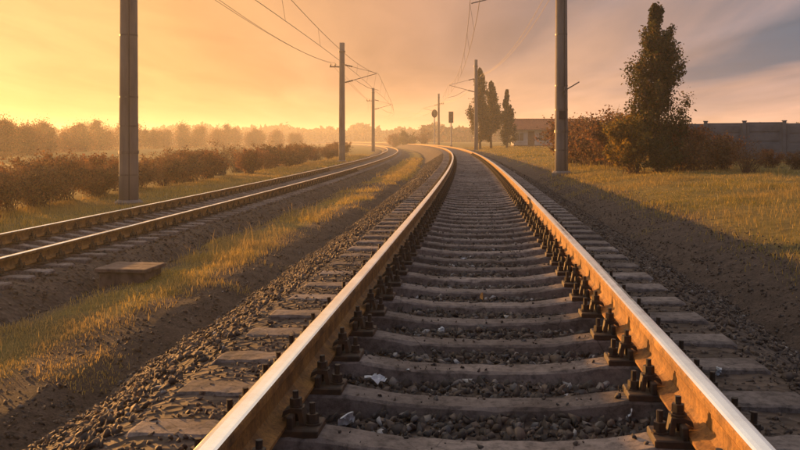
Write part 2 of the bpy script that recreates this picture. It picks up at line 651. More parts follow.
def make_bed(fn, ulist, s0, label):
    ss = np.concatenate([[-40, -20, -10, -6, -4, -2.5], np.arange(-1.5, 14, 0.12), 14 + (sgrid(0, 800) * 1.0)])
    S, U = np.meshgrid(ss, np.array(ulist), indexing="ij")
    V = Pn(S, U, fn(S, U)).reshape(-1, 3)
    a, b = S.shape
    I = np.arange(a * b).reshape(a, b)
    F = np.stack([I[:-1, :-1], I[:-1, 1:], I[1:, 1:], I[1:, :-1]], -1).reshape(-1, 4)
    o = link("ballast_bed", np_mesh("ballast_bed", V, F, smooth=True), M["bed"])
    tag(o, label, None, None, "structure")


make_bed(bed_z, sorted(set(list(np.arange(-3.15, 2.81, 0.12)) + [2.8])), -6, "brown ballast embankment under the near track")
make_bed(bed2_z, [T2U + v for v in np.linspace(-1.9, 1.9, 26)], -6, "low brown ballast bed under the second track")


def make_hills():
    rng = np.random.default_rng(5)
    az = np.linspace(-R(75), R(75), 160)
    V, F = [], []
    rows = [(900, -3.0), (980, 6), (1080, 11), (1200, 12), (1380, 6), (1450, -4)]
    for i, a in enumerate(az):
        k = 0.72 + 0.28 * math.sin(a * 7 + 1) * math.sin(a * 3.3 + 0.4) + 0.10 * math.sin(a * 41) + 0.05 * math.sin(a * 97)
        for d, h in rows:
            V.append((d * math.sin(a), d * math.cos(a), h * k if h > 0 else h))
    n = len(rows)
    for i in range(len(az) - 1):
        for j in range(n - 1):
            F.append((i * n + j, (i + 1) * n + j, (i + 1) * n + j + 1, i * n + j + 1))
    o = link("hills", np_mesh("hills", V, F, smooth=True), M["hill"])
    tag(o, kind="structure")


make_hills()

# ------------------------------------------------------------------ tracks
RAIL = [(-0.075, -0.18), (-0.075, -0.168), (-0.026, -0.150), (-0.0105, -0.134), (-0.009, -0.10), (-0.0105, -0.062), (-0.034, -0.048), (-0.0375, -0.042), (-0.0375, -0.017),
        (-0.0345, -0.0075), (-0.027, -0.0022), (-0.013, 0.0), (0.013, 0.0), (0.027, -0.0022), (0.0345, -0.0075), (0.0375, -0.017), (0.0375, -0.042), (0.034, -0.048),
        (0.0105, -0.062), (0.009, -0.10), (0.0105, -0.134), (0.026, -0.150), (0.075, -0.168), (0.075, -0.18)]


def rail_mesh(u0, z0, s_list, cant=0.0):
    n = len(RAIL)
    V, F, MI = [], [], []
    for s in s_list:
        for (a, b) in RAIL:
            V.append(P(s, u0 + a, z0 + b + cant * (u0 + a)))
    for i in range(len(s_list) - 1):
        for k in range(n):
            k2 = (k + 1) % n
            F.append((i * n + k, (i + 1) * n + k, (i + 1) * n + k2, i * n + k2))
            MI.append(1 if 9 <= k <= 13 else 0)
    me = bpy.data.meshes.new("rail")
    me.from_pydata([v[:] for v in V], [], F)
    me.materials.append(M["rust"])
    me.materials.append(M["steel"])
    me.polygons.foreach_set("material_index", MI)
    me.update()
    return me


S_RAIL = list(np.concatenate([np.arange(-8, 14, 0.5), np.arange(14, 120, 2.0), np.arange(120, 780, 5.0)]))
GA = 0.7975        # half distance between rail head centres

# one sleeper: a stepped concrete beam, low in the middle
SL = [(-1.35, -0.222, 0.13), (-1.32, -0.205, 0.115), (-0.99, -0.205, 0.092), (-0.60, -0.207, 0.090), (-0.40, -0.236, 0.083), (-0.28, -0.247, 0.080), (0, -0.250, 0.080),
      (0.28, -0.247, 0.080), (0.40, -0.236, 0.083), (0.60, -0.207, 0.090), (0.99, -0.205, 0.092), (1.32, -0.205, 0.115), (1.35, -0.222, 0.13)]


def sleeper_mesh(seed, cham=0.010):
    rng = random.Random(seed)
    V, F = [], []
    xs = SL if cham else SL[::2]
    dens = []
    for a, b in zip(xs[:-1], xs[1:]):
        kk = max(1, int((b[0] - a[0]) / 0.05)) if cham else 1
        for j in range(kk):
            t = j / kk
            dens.append(tuple(a[q] * (1 - t) + b[q] * t for q in range(3)))
    dens.append(xs[-1])
    for (x, zt, w) in dens:
        w = min(w, 0.10)
        j = (lambda a: rng.uniform(-a, a)) if cham else (lambda a: 0)
        c = (cham or 0.012) + (rng.uniform(0, 0.006) + (rng.uniform(0.008, 0.02) if rng.random() < 0.07 else 0) if cham else 0)
        ring = [(-w - 0.035, -0.41), (-w - 0.002, zt - c * 0.8), (-w + c + j(0.004), zt + j(0.003)), (0, zt + 0.002 + j(0.002)), (w - c + j(0.003), zt + j(0.0025)), (w + 0.002, zt - c * 0.8), (w + 0.035, -0.41)]
        V += [(x, a + j(0.0025), b) for a, b in ring]
    n = 7
    for i in range(len(dens) - 1):
        for k in range(n):
            k2 = (k + 1) % n
            F.append((i * n + k, i * n + k2, (i + 1) * n + k2, (i + 1) * n + k))
    F.append(tuple(range(n)))
    F.append(tuple((len(dens) - 1) * n + k for k in range(n - 1, -1, -1)))
    me = bpy.data.meshes.new("sleeper")
    me.from_pydata(V, [], F)
    me.materials.append(M["sleeper"])
    me.update()
    bm = bmesh.new()
    bm.from_mesh(me)
    bmesh.ops.recalc_face_normals(bm, faces=bm.faces)
    bm.to_mesh(me)
    bm.free()
    return me


def hexa(mb, x, y, z0, z1, r, rot=0.0, n=6):
    mb.prism([(x + r * math.cos(rot + 2 * math.pi * k / n), y + r * math.sin(rot + 2 * math.pi * k / n)) for k in range(n)], "z", z0, z1)


# pieces of one rail seat, local x = 0 at the rail axis, sleeper seat at -0.207, rail foot bottom at -0.18
def plate_mb():
    mb = MB()
    mb.box(-0.195, 0.195, -0.082, 0.082, -0.212, -0.181, ch=0.005)
    for sgn in (-1, 1):
        for y0, y1 in ((-0.080, -0.022), (0.022, 0.080)):
            a, b = sorted((sgn * 0.078, sgn * 0.100))
            mb.box(a, b, y0, y1, -0.183, -0.135, ch=0.004)
    return mb


def clip_mb(mb, sgn):
    a = [(sgn * 0.050, -0.150), (sgn * 0.055, -0.128), (sgn * 0.085, -0.116), (sgn * 0.125, -0.118), (sgn * 0.135, -0.178), (sgn * 0.118, -0.178), (sgn * 0.110, -0.134), (sgn * 0.078, -0.134)]
    mb.prism(a, "y", -0.034, 0.034)
    return mb


def bolt_mb(mb, x, zb, ztop, r=0.021):
    hexa(mb, x, 0, zb, zb + 0.006, r * 1.55, 0.1, 12)               # washer
    hexa(mb, x, 0, zb + 0.006, zb + 0.013, r * 1.2, 0.3, 10)        # spring ring
    hexa(mb, x, 0, zb + 0.013, zb + 0.040, r * 1.12, 0.2, 6)        # nut
    mb.tube([(x, 0, zb + 0.03), (x, 0, ztop)], 0.0115, 8)
    return mb


PLATE = plate_mb().mesh("tie_plate")
CLIPS = {s: clip_mb(MB(), s).mesh("clip") for s in (-1, 1)}
BOLTS = {0: bolt_mb(MB(), 0, 0, 0.067).mesh("bolt"), 1: bolt_mb(MB(), 0, 0, 0.081).mesh("bolt")}
full = plate_mb()
for s_ in (-1, 1):
    clip_mb(full, s_)
    bolt_mb(full, s_ * 0.098, -0.117, -0.050)
    bolt_mb(full, s_ * 0.162, -0.181, -0.100)
FASTENING = full.mesh("fastening")
for me in [PLATE, FASTENING] + list(CLIPS.values()) + list(BOLTS.values()):
    me.materials.append(M["fast"])
SLEEPERS = [sleeper_mesh(k) for k in range(9)]


def build_track(root, u0, z0, cant, s_first, s_last, s_detail, s_far, seed):
    rng = random.Random(seed)
    for sg, lab in ((-1, None), (1, None)):
        link("rail", rail_mesh(u0 + sg * GA, z0, S_RAIL, cant), None, root)
    s = s_first
    i = 0
    while s < s_last:
        x, y, p = centre(s)
        js = s + rng.uniform(-0.012, 0.012)
        sl = link("sleeper", SLEEPERS[rng.randrange(9)], None, root)
        sl.location = P(js, u0, z0 + cant * u0)
        yaw = -p + rng.uniform(-0.011, 0.011)
        sl.rotation_euler = (0, -math.atan(cant), yaw + (math.pi if rng.random() < 0.5 else 0) * 0)
        for sg in (-1, 1):
            if s < s_detail:
                pl = link("tie_plate", PLATE, None, sl)
                pl.location = (sg * GA, 0, 0)
                for c in (-1, 1):
                    o = link("clip", CLIPS[c], None, sl)
                    o.location = (sg * GA, 0, 0)
                    for b in (0, 1):
                        o = link("bolt", BOLTS[b], None, sl)
                        o.location = (sg * GA + c * (0.098, 0.162)[b], rng.uniform(-0.005, 0.005), (-0.117, -0.181)[b] + rng.uniform(-0.010, 0.003))
                        o.rotation_euler = (rng.gauss(0, 0.035), rng.gauss(0, 0.035), rng.uniform(0, 6.28))
            elif s < 48 or u0 == 0:
                o = link("fastening", FASTENING, None, sl)
                o.location = (sg * GA, 0, 0)
        s += 0.545
        i += 1
    # the rest too far away to tell apart
    base = sleeper_mesh(99, 0)
    bv = np.array([v.co[:] for v in base.vertices])
    bf = [tuple(f.vertices) for f in base.polygons]
    V, F = [], []
    while s < s_far:
        x, y, p = centre(s)
        b = len(V)
        for v in bv:
            q = P(s, u0 + v[0], z0 + v[2])
            d = Vector((math.sin(p), math.cos(p), 0)) * v[1]
            V.append((q + d)[:])
        F += [tuple(k + b for k in f) for f in bf]
        s += 0.545
    me = bpy.data.meshes.new("distant_sleepers")
    me.from_pydata(V, [], F)
    me.materials.append(M["sleeper"])
    o = link("distant_sleepers", me, None, root)
    o["kind"] = "stuff"


trk = empty("railway_track", P(3, 0, -0.25))
tag(trk, "near curving railway track with shining rails on brown concrete sleepers", "railway track")
trk.location = (0, 0, 0)
build_track(trk, 0.0, 0.0, CANT, 0.96, 62, 15.0, 330, 1)
trk2 = empty("railway_track")
tag(trk2, "second railway track at a lower level beside the grass strip", "railway track")
build_track(trk2, T2U, T2Z, 0.0, 7.2, 48, 0.0, 260, 2)


# ------------------------------------------------------------------ stones
def stone_archetypes(n, seed):
    rng = np.random.default_rng(seed)
    out = []
    for _ in range(n):
        bm = bmesh.new()
        for k in range(9):
            v = rng.normal(size=3)
            v /= np.linalg.norm(v)
            v *= rng.uniform(0.78, 1.0)
            bm.verts.new((v[0], v[1] * 0.8, v[2] * 0.62))
        r = bmesh.ops.convex_hull(bm, input=bm.verts)
        junk = [g for g in r.get("geom_interior", []) if isinstance(g, bmesh.types.BMVert)] + [g for g in r.get("geom_unused", []) if isinstance(g, bmesh.types.BMVert)]
        if junk:
            bmesh.ops.delete(bm, geom=list(set(junk)), context="VERTS")
        bmesh.ops.triangulate(bm, faces=bm.faces)
        bm.verts.index_update()
        out.append((np.array([v.co[:] for v in bm.verts]), np.array([[v.index for v in f.verts] for f in bm.faces])))
        bm.free()
    return out


STONES = stone_archetypes(16, 3)


def rand_rot(rng, n, tilt=1.0):
    q = rng.normal(size=(n, 4))
    q[:, 1:3] *= tilt
    q /= np.linalg.norm(q, axis=1, keepdims=True)
    w, x, y, z = q.T
    return np.stack([np.stack([1 - 2 * (y * y + z * z), 2 * (x * y - z * w), 2 * (x * z + y * w)], -1),
                     np.stack([2 * (x * y + z * w), 1 - 2 * (x * x + z * z), 2 * (y * z - x * w)], -1),
                     np.stack([2 * (x * z - y * w), 2 * (y * z + x * w), 1 - 2 * (x * x + y * y)], -1)], 1)


STONE_PAL = np.array([(0.060, 0.050, 0.046), (0.088, 0.070, 0.060), (0.14, 0.105, 0.085), (0.080, 0.074, 0.074), (0.17, 0.125, 0.098), (0.12, 0.115, 0.118), (0.28, 0.245, 0.225), (0.52, 0.50, 0.49)])


def stones_mesh(name, pos, size, rng, pale=0.02, tilt=0.6, dusty=None):
    n = len(pos)
    arche = rng.integers(0, len(STONES), n)
    rot = rand_rot(rng, n, tilt)
    scl = size[:, None] * rng.uniform(0.75, 1.25, (n, 3))
    pr = np.array([0.24, 0.24, 0.17, 0.15, 0.09, 0.07, 0.05, pale])
    col = 0.62 * STONE_PAL[rng.choice(8, n, p=pr / pr.sum())] * rng.uniform(0.75, 1.25, (n, 1))
    if dusty is not None:
        col = col * (1 - dusty[:, None]) + np.array([0.088, 0.062, 0.047]) * dusty[:, None]
    VV, FF, CC = [], [], []
    base = 0
    for a, (v, f) in enumerate(STONES):
        ix = np.nonzero(arche == a)[0]
        if not len(ix):
            continue
        w = np.einsum("nij,nkj->nki", rot[ix], v[None] * scl[ix][:, None, :]) + pos[ix][:, None, :]
        k = len(v)
        FF.append((f[None] + (np.arange(len(ix)) * k)[:, None, None] + base).reshape(-1, 3))
        VV.append(w.reshape(-1, 3))
        CC.append(np.repeat(col[ix], k, axis=0))
        base += len(ix) * k
    return np_mesh(name, np.concatenate(VV), np.concatenate(FF), np.concatenate(CC))


def near_sleeper(s, s0, half):
    ph = (s - s0 + 0.2725) % 0.545 - 0.2725
    return np.abs(ph) < half


def scatter_main():
    rng = np.random.default_rng(11)
    PP, SS, DD = [], [], []

    def layer(n, s0, s1, u0, u1, r0, r1, dz, keep=None, power=1.0):
        s = s0 + (s1 - s0) * rng.random(n) ** power
        u = rng.uniform(u0, u1, n)
        ok = np.ones(n, bool)
        if keep is not None:
            ok = keep(s, u)
        s, u = s[ok], u[ok]
        r = rng.uniform(r0, r1, len(s)) ** 1.0
        z = bed_z(s, u) + rng.uniform(dz[0], dz[1], len(s))
        PP.append(Pn(s, u, z))
        SS.append(r)
        DD.append(np.clip((np.abs(u) - 0.8) * 3, 0, 1) * rng.uniform(0.35, 0.95, len(s)))

    crib = lambda s, u: ~near_sleeper(s, 0.96, 0.095)
    # between the rails
    layer(13000, 1.4, 11, -0.74, 0.74, 0.017, 0.040, (-0.014, 0.018), crib)
    layer(2600, 1.4, 11, -0.72, 0.72, 0.030, 0.050, (-0.01, 0.016), crib)
    layer(6000, 1.4, 11, -0.74, 0.74, 0.007, 0.016, (0.0, 0.024), crib)
    layer(13000, 11, 45, -0.74, 0.74, 0.020, 0.045, (-0.012, 0.026), crib, 1.4)
    # a few on top of the sleepers
    n = 3800
    s = rng.uniform(1.4, 20, n)
    u = rng.uniform(-0.6, 0.6, n)
    ok = near_sleeper(s, 0.96, 0.07)
    s, u = s[ok], u[ok]
    zt = np.interp(np.abs(u), [0, 0.28, 0.40, 0.60], [-0.249, -0.246, -0.235, -0.206])
    PP.append(Pn(s, u, zt + CANT * u + 0.004))
    SS.append(0.004 + 0.018 * rng.random(len(s)) ** 2.2)
    DD.append(np.zeros(len(s)))
    # outside: rows along the rail foot, dusty shoulders, slopes
    for sg in (-1, 1):
        a, b = sorted((sg * 0.88, sg * 1.02))
        layer(2600, 1.2, 16, a, b, 0.012, 0.030, (-0.008, 0.016), crib)
        a, b = sorted((sg * 1.0, sg * 1.42))
        layer(5000, 1.2, 26, a, b, 0.007, 0.022, (-0.006, 0.006), None, 1.3)
    layer(21000, 1.2, 24, -3.0, -1.38, 0.012, 0.036, (-0.012, 0.014), None, 1.4)
    layer(6500, 24, 70, -2.9, -1.38, 0.028, 0.055, (-0.014, 0.02), None, 1.2)
    layer(15000, 1.6, 24, 1.38, 2.7, 0.012, 0.034, (-0.012, 0.014), None, 1.4)
    layer(7000, 24, 70, 1.38, 2.6, 0.028, 0.055, (-0.014, 0.02), None, 1.2)
    me = stones_mesh("ballast_stones", np.concatenate(PP), np.concatenate(SS), rng, dusty=np.concatenate(DD))
    o = link("gravel", me, M["stone"])
    tag(o, "dark crushed stone ballast around the near track", "gravel", None, "stuff")
    # second track and the bare strip between
    PP.clear()
    SS.clear()
    n = 17000
    s = 6 + 60 * rng.random(n) ** 1.4
    u = rng.uniform(T2U - 1.75, T2U + 1.75, n)
    PP.append(Pn(s, u, bed2_z(s, u) + rng.uniform(-0.012, 0.02, n)))
    SS.append(rng.uniform(0.022, 0.048, n))
    n = 9000
    s = 3.0 + 30 * rng.random(n) ** 1.6
    u = 2.25 + 1.5 * rng.random(n) ** 1.7
    PP.append(Pn(s, u, ground_z(s, u) + rng.uniform(-0.010, 0.006, n)))
    SS.append(rng.uniform(0.006, 0.030, n) ** 1.0)
    n = 26000
    s = 3.2 + 40 * rng.random(n) ** 1.7
    u = rng.uniform(-5.6, -2.6, n)
    ok = rng.random(n) > grassy(s, u) * 1.3
    s, u = s[ok], u[ok]
    n = len(s)
    PP.append(Pn(s, u, ground_z(s, u) + rng.uniform(-0.008, 0.006, n)))
    SS.append(0.008 + 0.030 * rng.random(n) ** 1.8)
    me = stones_mesh("ballast_stones", np.concatenate(PP), np.concatenate(SS), rng, 0.006, dusty=rng.uniform(0.15, 0.85, sum(len(q) for q in SS)))
    o = link("gravel", me, M["stone"])
    tag(o, "crushed stone scattered over the second track and the bare strip", "gravel", None, "stuff")


scatter_main()

# ------------------------------------------------------------------ grass
GRASS_PAL = np.array([(0.42, 0.28, 0.058), (0.28, 0.21, 0.055), (0.19, 0.17, 0.05), (0.46, 0.32, 0.08), (0.48, 0.37, 0.18), (0.14, 0.14, 0.045)])


def blades(rng, s, u, h, w, zf, pal_p, dk=0.75):
    n = len(s)
    base = Pn(s, u, zf(s, u) - 0.01)
    th = rng.uniform(0, 2 * math.pi, n)
    lean = rng.uniform(0.15, 0.9, n) * h
    d = np.stack([np.cos(th), np.sin(th), 0 * th], -1)
    side = np.stack([-np.sin(th), np.cos(th), 0 * th], -1) * (w / 2)[:, None]
    up = np.array([0, 0, 1.0])[None]
    m = base + d * (lean * 0.35)[:, None] + up * (h * 0.6)[:, None]
    t = base + d * lean[:, None] + up * (h * rng.uniform(0.8, 1.0, n))[:, None]
    V = np.stack([base - side, base + side, m + side * 0.7, m - side * 0.7, t], 1).reshape(-1, 3)
    o = (np.arange(n) * 5)[:, None, None]
    F = (np.array([[0, 1, 2], [0, 2, 3], [3, 2, 4]])[None] + o).reshape(-1, 3)
    c = GRASS_PAL[rng.choice(len(GRASS_PAL), n, p=pal_p)] * rng.uniform(0.7, 1.3, (n, 1))
    dead = np.clip(0.5 + 1.4 * vnoise(s, u, 0.5, 41) + 0.6 * vnoise(s, u, 1.9, 42), 0, 1)[:, None]
    c = c * (1 - dead * dk) + np.array([0.44, 0.31, 0.13]) * rng.uniform(0.6, 1.15, (n, 1)) * dead * dk
    return V, F, np.repeat(c, 5, axis=0)


def grass_patch(name, label, parts, seed):
    rng = np.random.default_rng(seed)
    VV, FF, CC, base = [], [], [], 0
    for (n, s0, s1, u0, u1, hh, ww, pw, pal) in parts:
        s = s0 + (s1 - s0) * rng.random(n) ** pw
        u = rng.uniform(u0, u1, n)
        dens = grassy(s, u) * np.clip(0.55 + 0.9 * vnoise(s, u, 1.3, 21) + 0.5 * vnoise(s, u, 0.35, 22), 0.30, 1)
        ok = rng.random(n) < dens
        s, u = s[ok], u[ok]
        far = np.clip(s / 20, 0.8, 3.4)
        tall = np.where(rng.random(len(s)) < 0.035, rng.uniform(1.7, 3.2, len(s)), 1.0)
        h = tall * rng.uniform(*hh, len(s)) * (0.75 + 0.6 * np.clip(vnoise(s, u, 0.8, 23), -0.6, 1))
        w = rng.uniform(*ww, len(s)) * far
        V, F, C = blades(rng, s, u, h, w, ground_z, pal, 0.75 if u0 < 0 else 0.5)
        VV.append(V)
        FF.append(F + base)
        CC.append(C)
        base += len(V)
    me = np_mesh(name, np.concatenate(VV), np.concatenate(FF), np.concatenate(CC))
    o = link(name, me, M["grass"])
    tag(o, label, "grass", None, "stuff")


PAL_R = [0.14, 0.25, 0.27, 0.06, 0.06, 0.22]
PAL_L = [0.32, 0.12, 0.05, 0.38, 0.11, 0.02]
grass_patch("grass", "dry olive grass verge beyond the near track's outer rail", [
    (150000, 3, 30, 2.2, 9.5, (0.04, 0.13), (0.007, 0.012), 1.5, PAL_R), (80000, 30, 130, 2.7, 13, (0.06, 0.16), (0.008, 0.014), 1.5, PAL_R)], 31)
grass_patch("grass", "yellow patchy grass strip between the two tracks", [(100000, 4, 90, -5.6, -2.5, (0.05, 0.15), (0.007, 0.013), 1.6, PAL_L), (45000, 4, 17, -5.6, -2.5, (0.04, 0.12), (0.006, 0.010), 1.0, PAL_L)], 32)
grass_patch("grass", "golden grass verge past the second track", [(100000, 9, 110, -13, -9.4, (0.06, 0.20), (0.007, 0.013), 1.4, PAL_L)], 33)


# ------------------------------------------------------------------ plants
def leaf_quads(rng, pts, size, pal, pal_p=None, squash=1.0, bright=None):
    n = len(pts)
    a = rng.normal(size=(n, 3))
    a /= np.linalg.norm(a, axis=1, keepdims=True)
    b = rng.normal(size=(n, 3))
    b -= a * np.sum(a * b, axis=1, keepdims=True)
    b /= np.linalg.norm(b, axis=1, keepdims=True)
    L = size * np.clip(rng.lognormal(0, 0.38, n), 0.4, 2.0)
    W = L * 0.62
    V = np.stack([pts - a * L[:, None], pts + b * W[:, None], pts + a * L[:, None], pts - b * W[:, None]], 1).reshape(-1, 3)
    F = np.arange(4 * n).reshape(n, 4)
    pal = np.array(pal)
    c = pal[rng.choice(len(pal), n, p=pal_p)] * rng.uniform(0.7, 1.3, (n, 1))
    return V, F, np.repeat(c, 4, axis=0)


BROWN = [(0.20, 0.095, 0.042), (0.14, 0.070, 0.036), (0.24, 0.12, 0.048), (0.10, 0.062, 0.040), (0.17, 0.11, 0.048)]
RUSSET = [(0.25, 0.095, 0.036), (0.18, 0.075, 0.035), (0.30, 0.14, 0.048), (0.13, 0.06, 0.035)]
OLIVE = [(0.045, 0.052, 0.018), (0.065, 0.068, 0.022), (0.085, 0.078, 0.024), (0.11, 0.085, 0.028), (0.035, 0.04, 0.016)]
YELLOW = [(0.23, 0.15, 0.025), (0.17, 0.12, 0.025), (0.12, 0.10, 0.025), (0.28, 0.17, 0.03)]


def bush_meshes(seed, h, w, nstem, nleaf, pal, leaf=0.05):
    rng = np.random.default_rng(seed)
    mb = MB()
    tips = []
    for k in range(nstem):
        th = rng.uniform(0, 2 * math.pi)
        rr = w * 0.5 * math.sqrt(rng.uniform(0.02, 1))
        top = Vector((rr * math.cos(th), rr * math.sin(th), h * rng.uniform(0.45, 1.12) * (1 - 0.25 * (rr / (w * 0.5)) ** 2)))
        b = Vector((0.18 * w * rng.normal() * 0.5, 0.18 * w * rng.normal() * 0.5, 0))
        mid = b.lerp(top, 0.5) + Vector((rng.normal() * 0.06 * w, rng.normal() * 0.06 * w, h * 0.06))
        mb.tube([b, b.lerp(mid, 0.5) + Vector((0.02, 0, 0.02)), mid, top], [0.018 * h / 2, 0.014 * h / 2, 0.010 * h / 2, 0.003], 4, cap=False)
        tips.append((b, mid, top))
        for q in range(4):
            t = rng.uniform(0.35, 0.95)
            st = mid.lerp(top, t) if t > 0.5 else b.lerp(mid, t * 2)
            e = st + Vector((rng.normal() * 0.16 * w, rng.normal() * 0.16 * w, abs(rng.normal()) * 0.14 * h))
            mb.tube([st, e], [0.006 * h / 2, 0.0025], 3, cap=False)
            tips.append((st, st.lerp(e, 0.5), e))
    me1 = mb.mesh("stems")
    me1.materials.append(M["twig"])
    tt = np.array([[list(a), list(b), list(c)] for a, b, c in tips])
    wg = rng.random(len(tt)) ** 2.0 + 0.02
    k = rng.choice(len(tt), nleaf, p=wg / wg.sum())
    t = np.clip(rng.beta(2.2, 1.2, nleaf), 0, 1)[:, None]
    a, b, c = tt[k, 0], tt[k, 1], tt[k, 2]
    pts = np.where(t < 0.5, a + (b - a) * t * 2, b + (c - b) * (t * 2 - 1))
    pts = pts + rng.normal(size=pts.shape) * 0.036 * w
    pts[:, 2] = np.maximum(pts[:, 2], 0.03)
    V, F, C = leaf_quads(rng, pts, leaf, pal)
    me2 = np_mesh("foliage", V, F, C)
    me2.materials.append(M["leaf"])
    return me1, me2


BUSH = {
    "brown_a": bush_meshes(1, 2.0, 2.6, 44, 8000, BROWN, 0.04), "brown_b": bush_meshes(2, 1.7, 3.0, 46, 8500, BROWN, 0.04),
    "russet_a": bush_meshes(3, 1.9, 2.6, 44, 8500, RUSSET, 0.04), "yellow": bush_meshes(4, 2.2, 2.2, 26, 8000, YELLOW, 0.045),
    "olive": bush_meshes(5, 1.8, 2.4, 24, 7500, OLIVE, 0.045), "twiggy": bush_meshes(6, 2.2, 2.8, 60, 1800, BROWN, 0.035),
}


def put_bush(kind, x, y, sc_, rz, label, group=None, name="bush", zs=1.0):
    s, u = su(x, y)
    o = empty(name, (x, y, float(ground_z(s, u)) - 0.04), rz)
    o.scale = (sc_, sc_, sc_ * zs)
    st, fo = BUSH[kind]
    link("stems", st, None, o)
    link("foliage", fo, None, o)
    tag(o, label, "bush", group)
    return o


def tree_meshes(seed, h, shape, nlimb, nleaf, pal, leaf, trunk_r, upright=0.75, clump=0.22, bare=0.08, per=1.0):
    """shape(t) = crown radius at relative height t"""
    rng = np.random.default_rng(seed)
    mb = MB()
    pts = [Vector((0.02 * h * math.sin(3 * t + seed) * t, 0.02 * h * math.cos(2.3 * t + seed) * t, h * t)) for t in np.linspace(0, 0.97, 9)]
    mb.tube(pts, [trunk_r * (1.25 if i == 0 else 1) * (1 - 0.93 * i / 8) for i in range(9)], 7, cap=False)
    seg = []
    for k in range(nlimb):
        t0 = bare + (0.92 - bare) * rng.random() ** 0.9
        i = min(int(t0 / 0.97 * 8), 7)
        st = pts[i].lerp(pts[i + 1], t0 / 0.97 * 8 - i)
        th = rng.uniform(0, 2 * math.pi)
        te = min(0.99, t0 + min(upright * rng.uniform(0.08, 0.26), (1 - t0) * rng.uniform(0.5, 0.95)))
        rad = shape(te) * rng.uniform(0.35, 1.12)
        e = Vector((math.cos(th) * rad, math.sin(th) * rad, h * te))
        mid = st.lerp(e, 0.5) + Vector((math.cos(th), math.sin(th), -0.3)) * rad * 0.18
        mb.tube([st, mid, e], [trunk_r * 0.28 * (1 - t0 * 0.7), trunk_r * 0.16 * (1 - t0 * 0.7), 0.008], 4, cap=False)
        seg.append((st.lerp(mid, 0.6), mid, e))
    me1 = mb.mesh("trunk")
    me1.materials.append(M["bark"])
    tt = np.array([[list(a), list(b), list(c)] for a, b, c in seg])
    wgt = rng.random(len(tt)) ** 1.3 + 0.06
    k = rng.choice(len(tt), nleaf, p=wgt / wgt.sum())
    t = rng.beta(2.0, 1.1, nleaf)[:, None]
    a, b, c = tt[k, 0], tt[k, 1], tt[k, 2]
    p = np.where(t < 0.5, a + (b - a) * t * 2, b + (c - b) * (t * 2 - 1))
    rr = np.array([shape(min(1, q / h)) for q in p[:, 2]])
    p = p + rng.normal(size=p.shape) * (clump * (0.12 + rr))[:, None] * np.array([1, 1, 1.5])
    V, F, C = leaf_quads(rng, p, leaf, pal)
    me2 = np_mesh("crown", V, F, C)
    me2.materials.append(M["leaf"])
    return me1, me2


def put_tree(meshes, name, x, y, label, rz=0.0, sc_=1.0, group=None, z=None):
    s, u = su(x, y)
    o = empty(name, (x, y, (float(ground_z(s, u)) if z is None else z) - 0.05), rz)
    o.scale = (sc_,) * 3
    link("trunk", meshes[0], None, o)
    link("crown", meshes[1], None, o)
    tag(o, label, "tree", group)
    return o


def px(xp, y, h=None):
    """world x for a picture column at depth y"""
    return (xp - 400) * y / 849.0


# the tall narrow tree on the verge
col = lambda t: 1.12 * min(1, 0.55 + 1.3 * t) * max(0.0, 1 - t ** 2.4) ** 0.75 + 0.03
tallm = tree_meshes(21, 5.6, col, 130, 38000, OLIVE + [(0.13, 0.085, 0.03), (0.10, 0.065, 0.03)], 0.036, 0.11, 0.9, 0.10, 0.03)
put_tree(tallm, "tall_tree", px(657, 28), 28.0, "tall narrow olive tree with ragged crown on the grass verge", 0.4)
put_bush("yellow", px(634, 27.6), 27.6, 0.85, 1.0, "yellow leaved bush at the foot of the tall narrow tree")
put_bush("olive", px(664, 26.8), 26.8, 0.6, 2.0, "dark olive bush under the tall narrow tree's trunk")
# poplars
pop = lambda t: 1.85 * min(1, 0.45 + 1.8 * t) * max(0.0, 1 - t ** 1.9) ** 0.85 + 0.03
popm = tree_meshes(31, 10.4, pop, 95, 20000, OLIVE + [(0.15, 0.10, 0.03)] * 2, 0.085, 0.16, 1.2, 0.11, 0.06)
put_tree(popm, "poplar_tree", px(480, 107), 107, "tallest slender poplar right beside the thin dark trackside pole", 0.3, 1.0)
popm2 = tree_meshes(32, 9.0, pop, 95, 18000, OLIVE + [(0.15, 0.10, 0.03)] * 2, 0.085, 0.16, 1.2, 0.11, 0.06)
put_tree(popm2, "poplar_tree", px(491, 110), 110, "slender poplar leaning out second from the thin dark pole", 1.9, 0.98)
con = lambda t: 1.55 * (1 - t) ** 0.9 * (0.45 + 0.55 * min(1, t * 5)) + 0.03
conm = tree_meshes(33, 7.6, con, 110, 16000, OLIVE + [(0.14, 0.10, 0.03)], 0.08, 0.13, 0.6, 0.12, 0.03)
put_tree(conm, "conifer_tree", px(507, 104), 104, "pointed cone shaped tree between the poplars and the red roofed house", 0.0, 0.98)

# bushes on the verge, between the pole and the tall tree and on towards the fence
rb = [("brown_a", 574, 40, 1.0), ("brown_b", 590, 38, 1.15), ("brown_b", 603, 36, 1.12), ("brown_a", 618, 33, 1.12), ("russet_a", 684, 28, 0.76), ("brown_b", 702, 27, 0.66), ("russet_a", 722, 27.5, 0.55),
      ("twiggy", 748, 25, 0.42), ("russet_a", 770, 29, 0.34), ("brown_a", 796, 27, 0.30)]
rl = ["brown bush just past the big grey pole's foot", "brown bush second past the big grey pole", "broad brown bush in the middle of the row before the tall tree", "brown bush nearest the tall narrow tree on its pole side",
      "rust coloured bush just past the tall narrow tree", "broad low brown bush second past the tall narrow tree", "rust coloured bush before the start of the grey fence", "thin twiggy bush in front of the grey fence",
      "small russet bush at the foot of the grey fence", "small brown bush at the picture's edge before the grey fence"]
for i, ((k, xp, y, s_), l) in enumerate(zip(rb, rl)):
    put_bush(k, px(xp, y), y, s_, i * 1.3, l, "bushes along the grass verge")

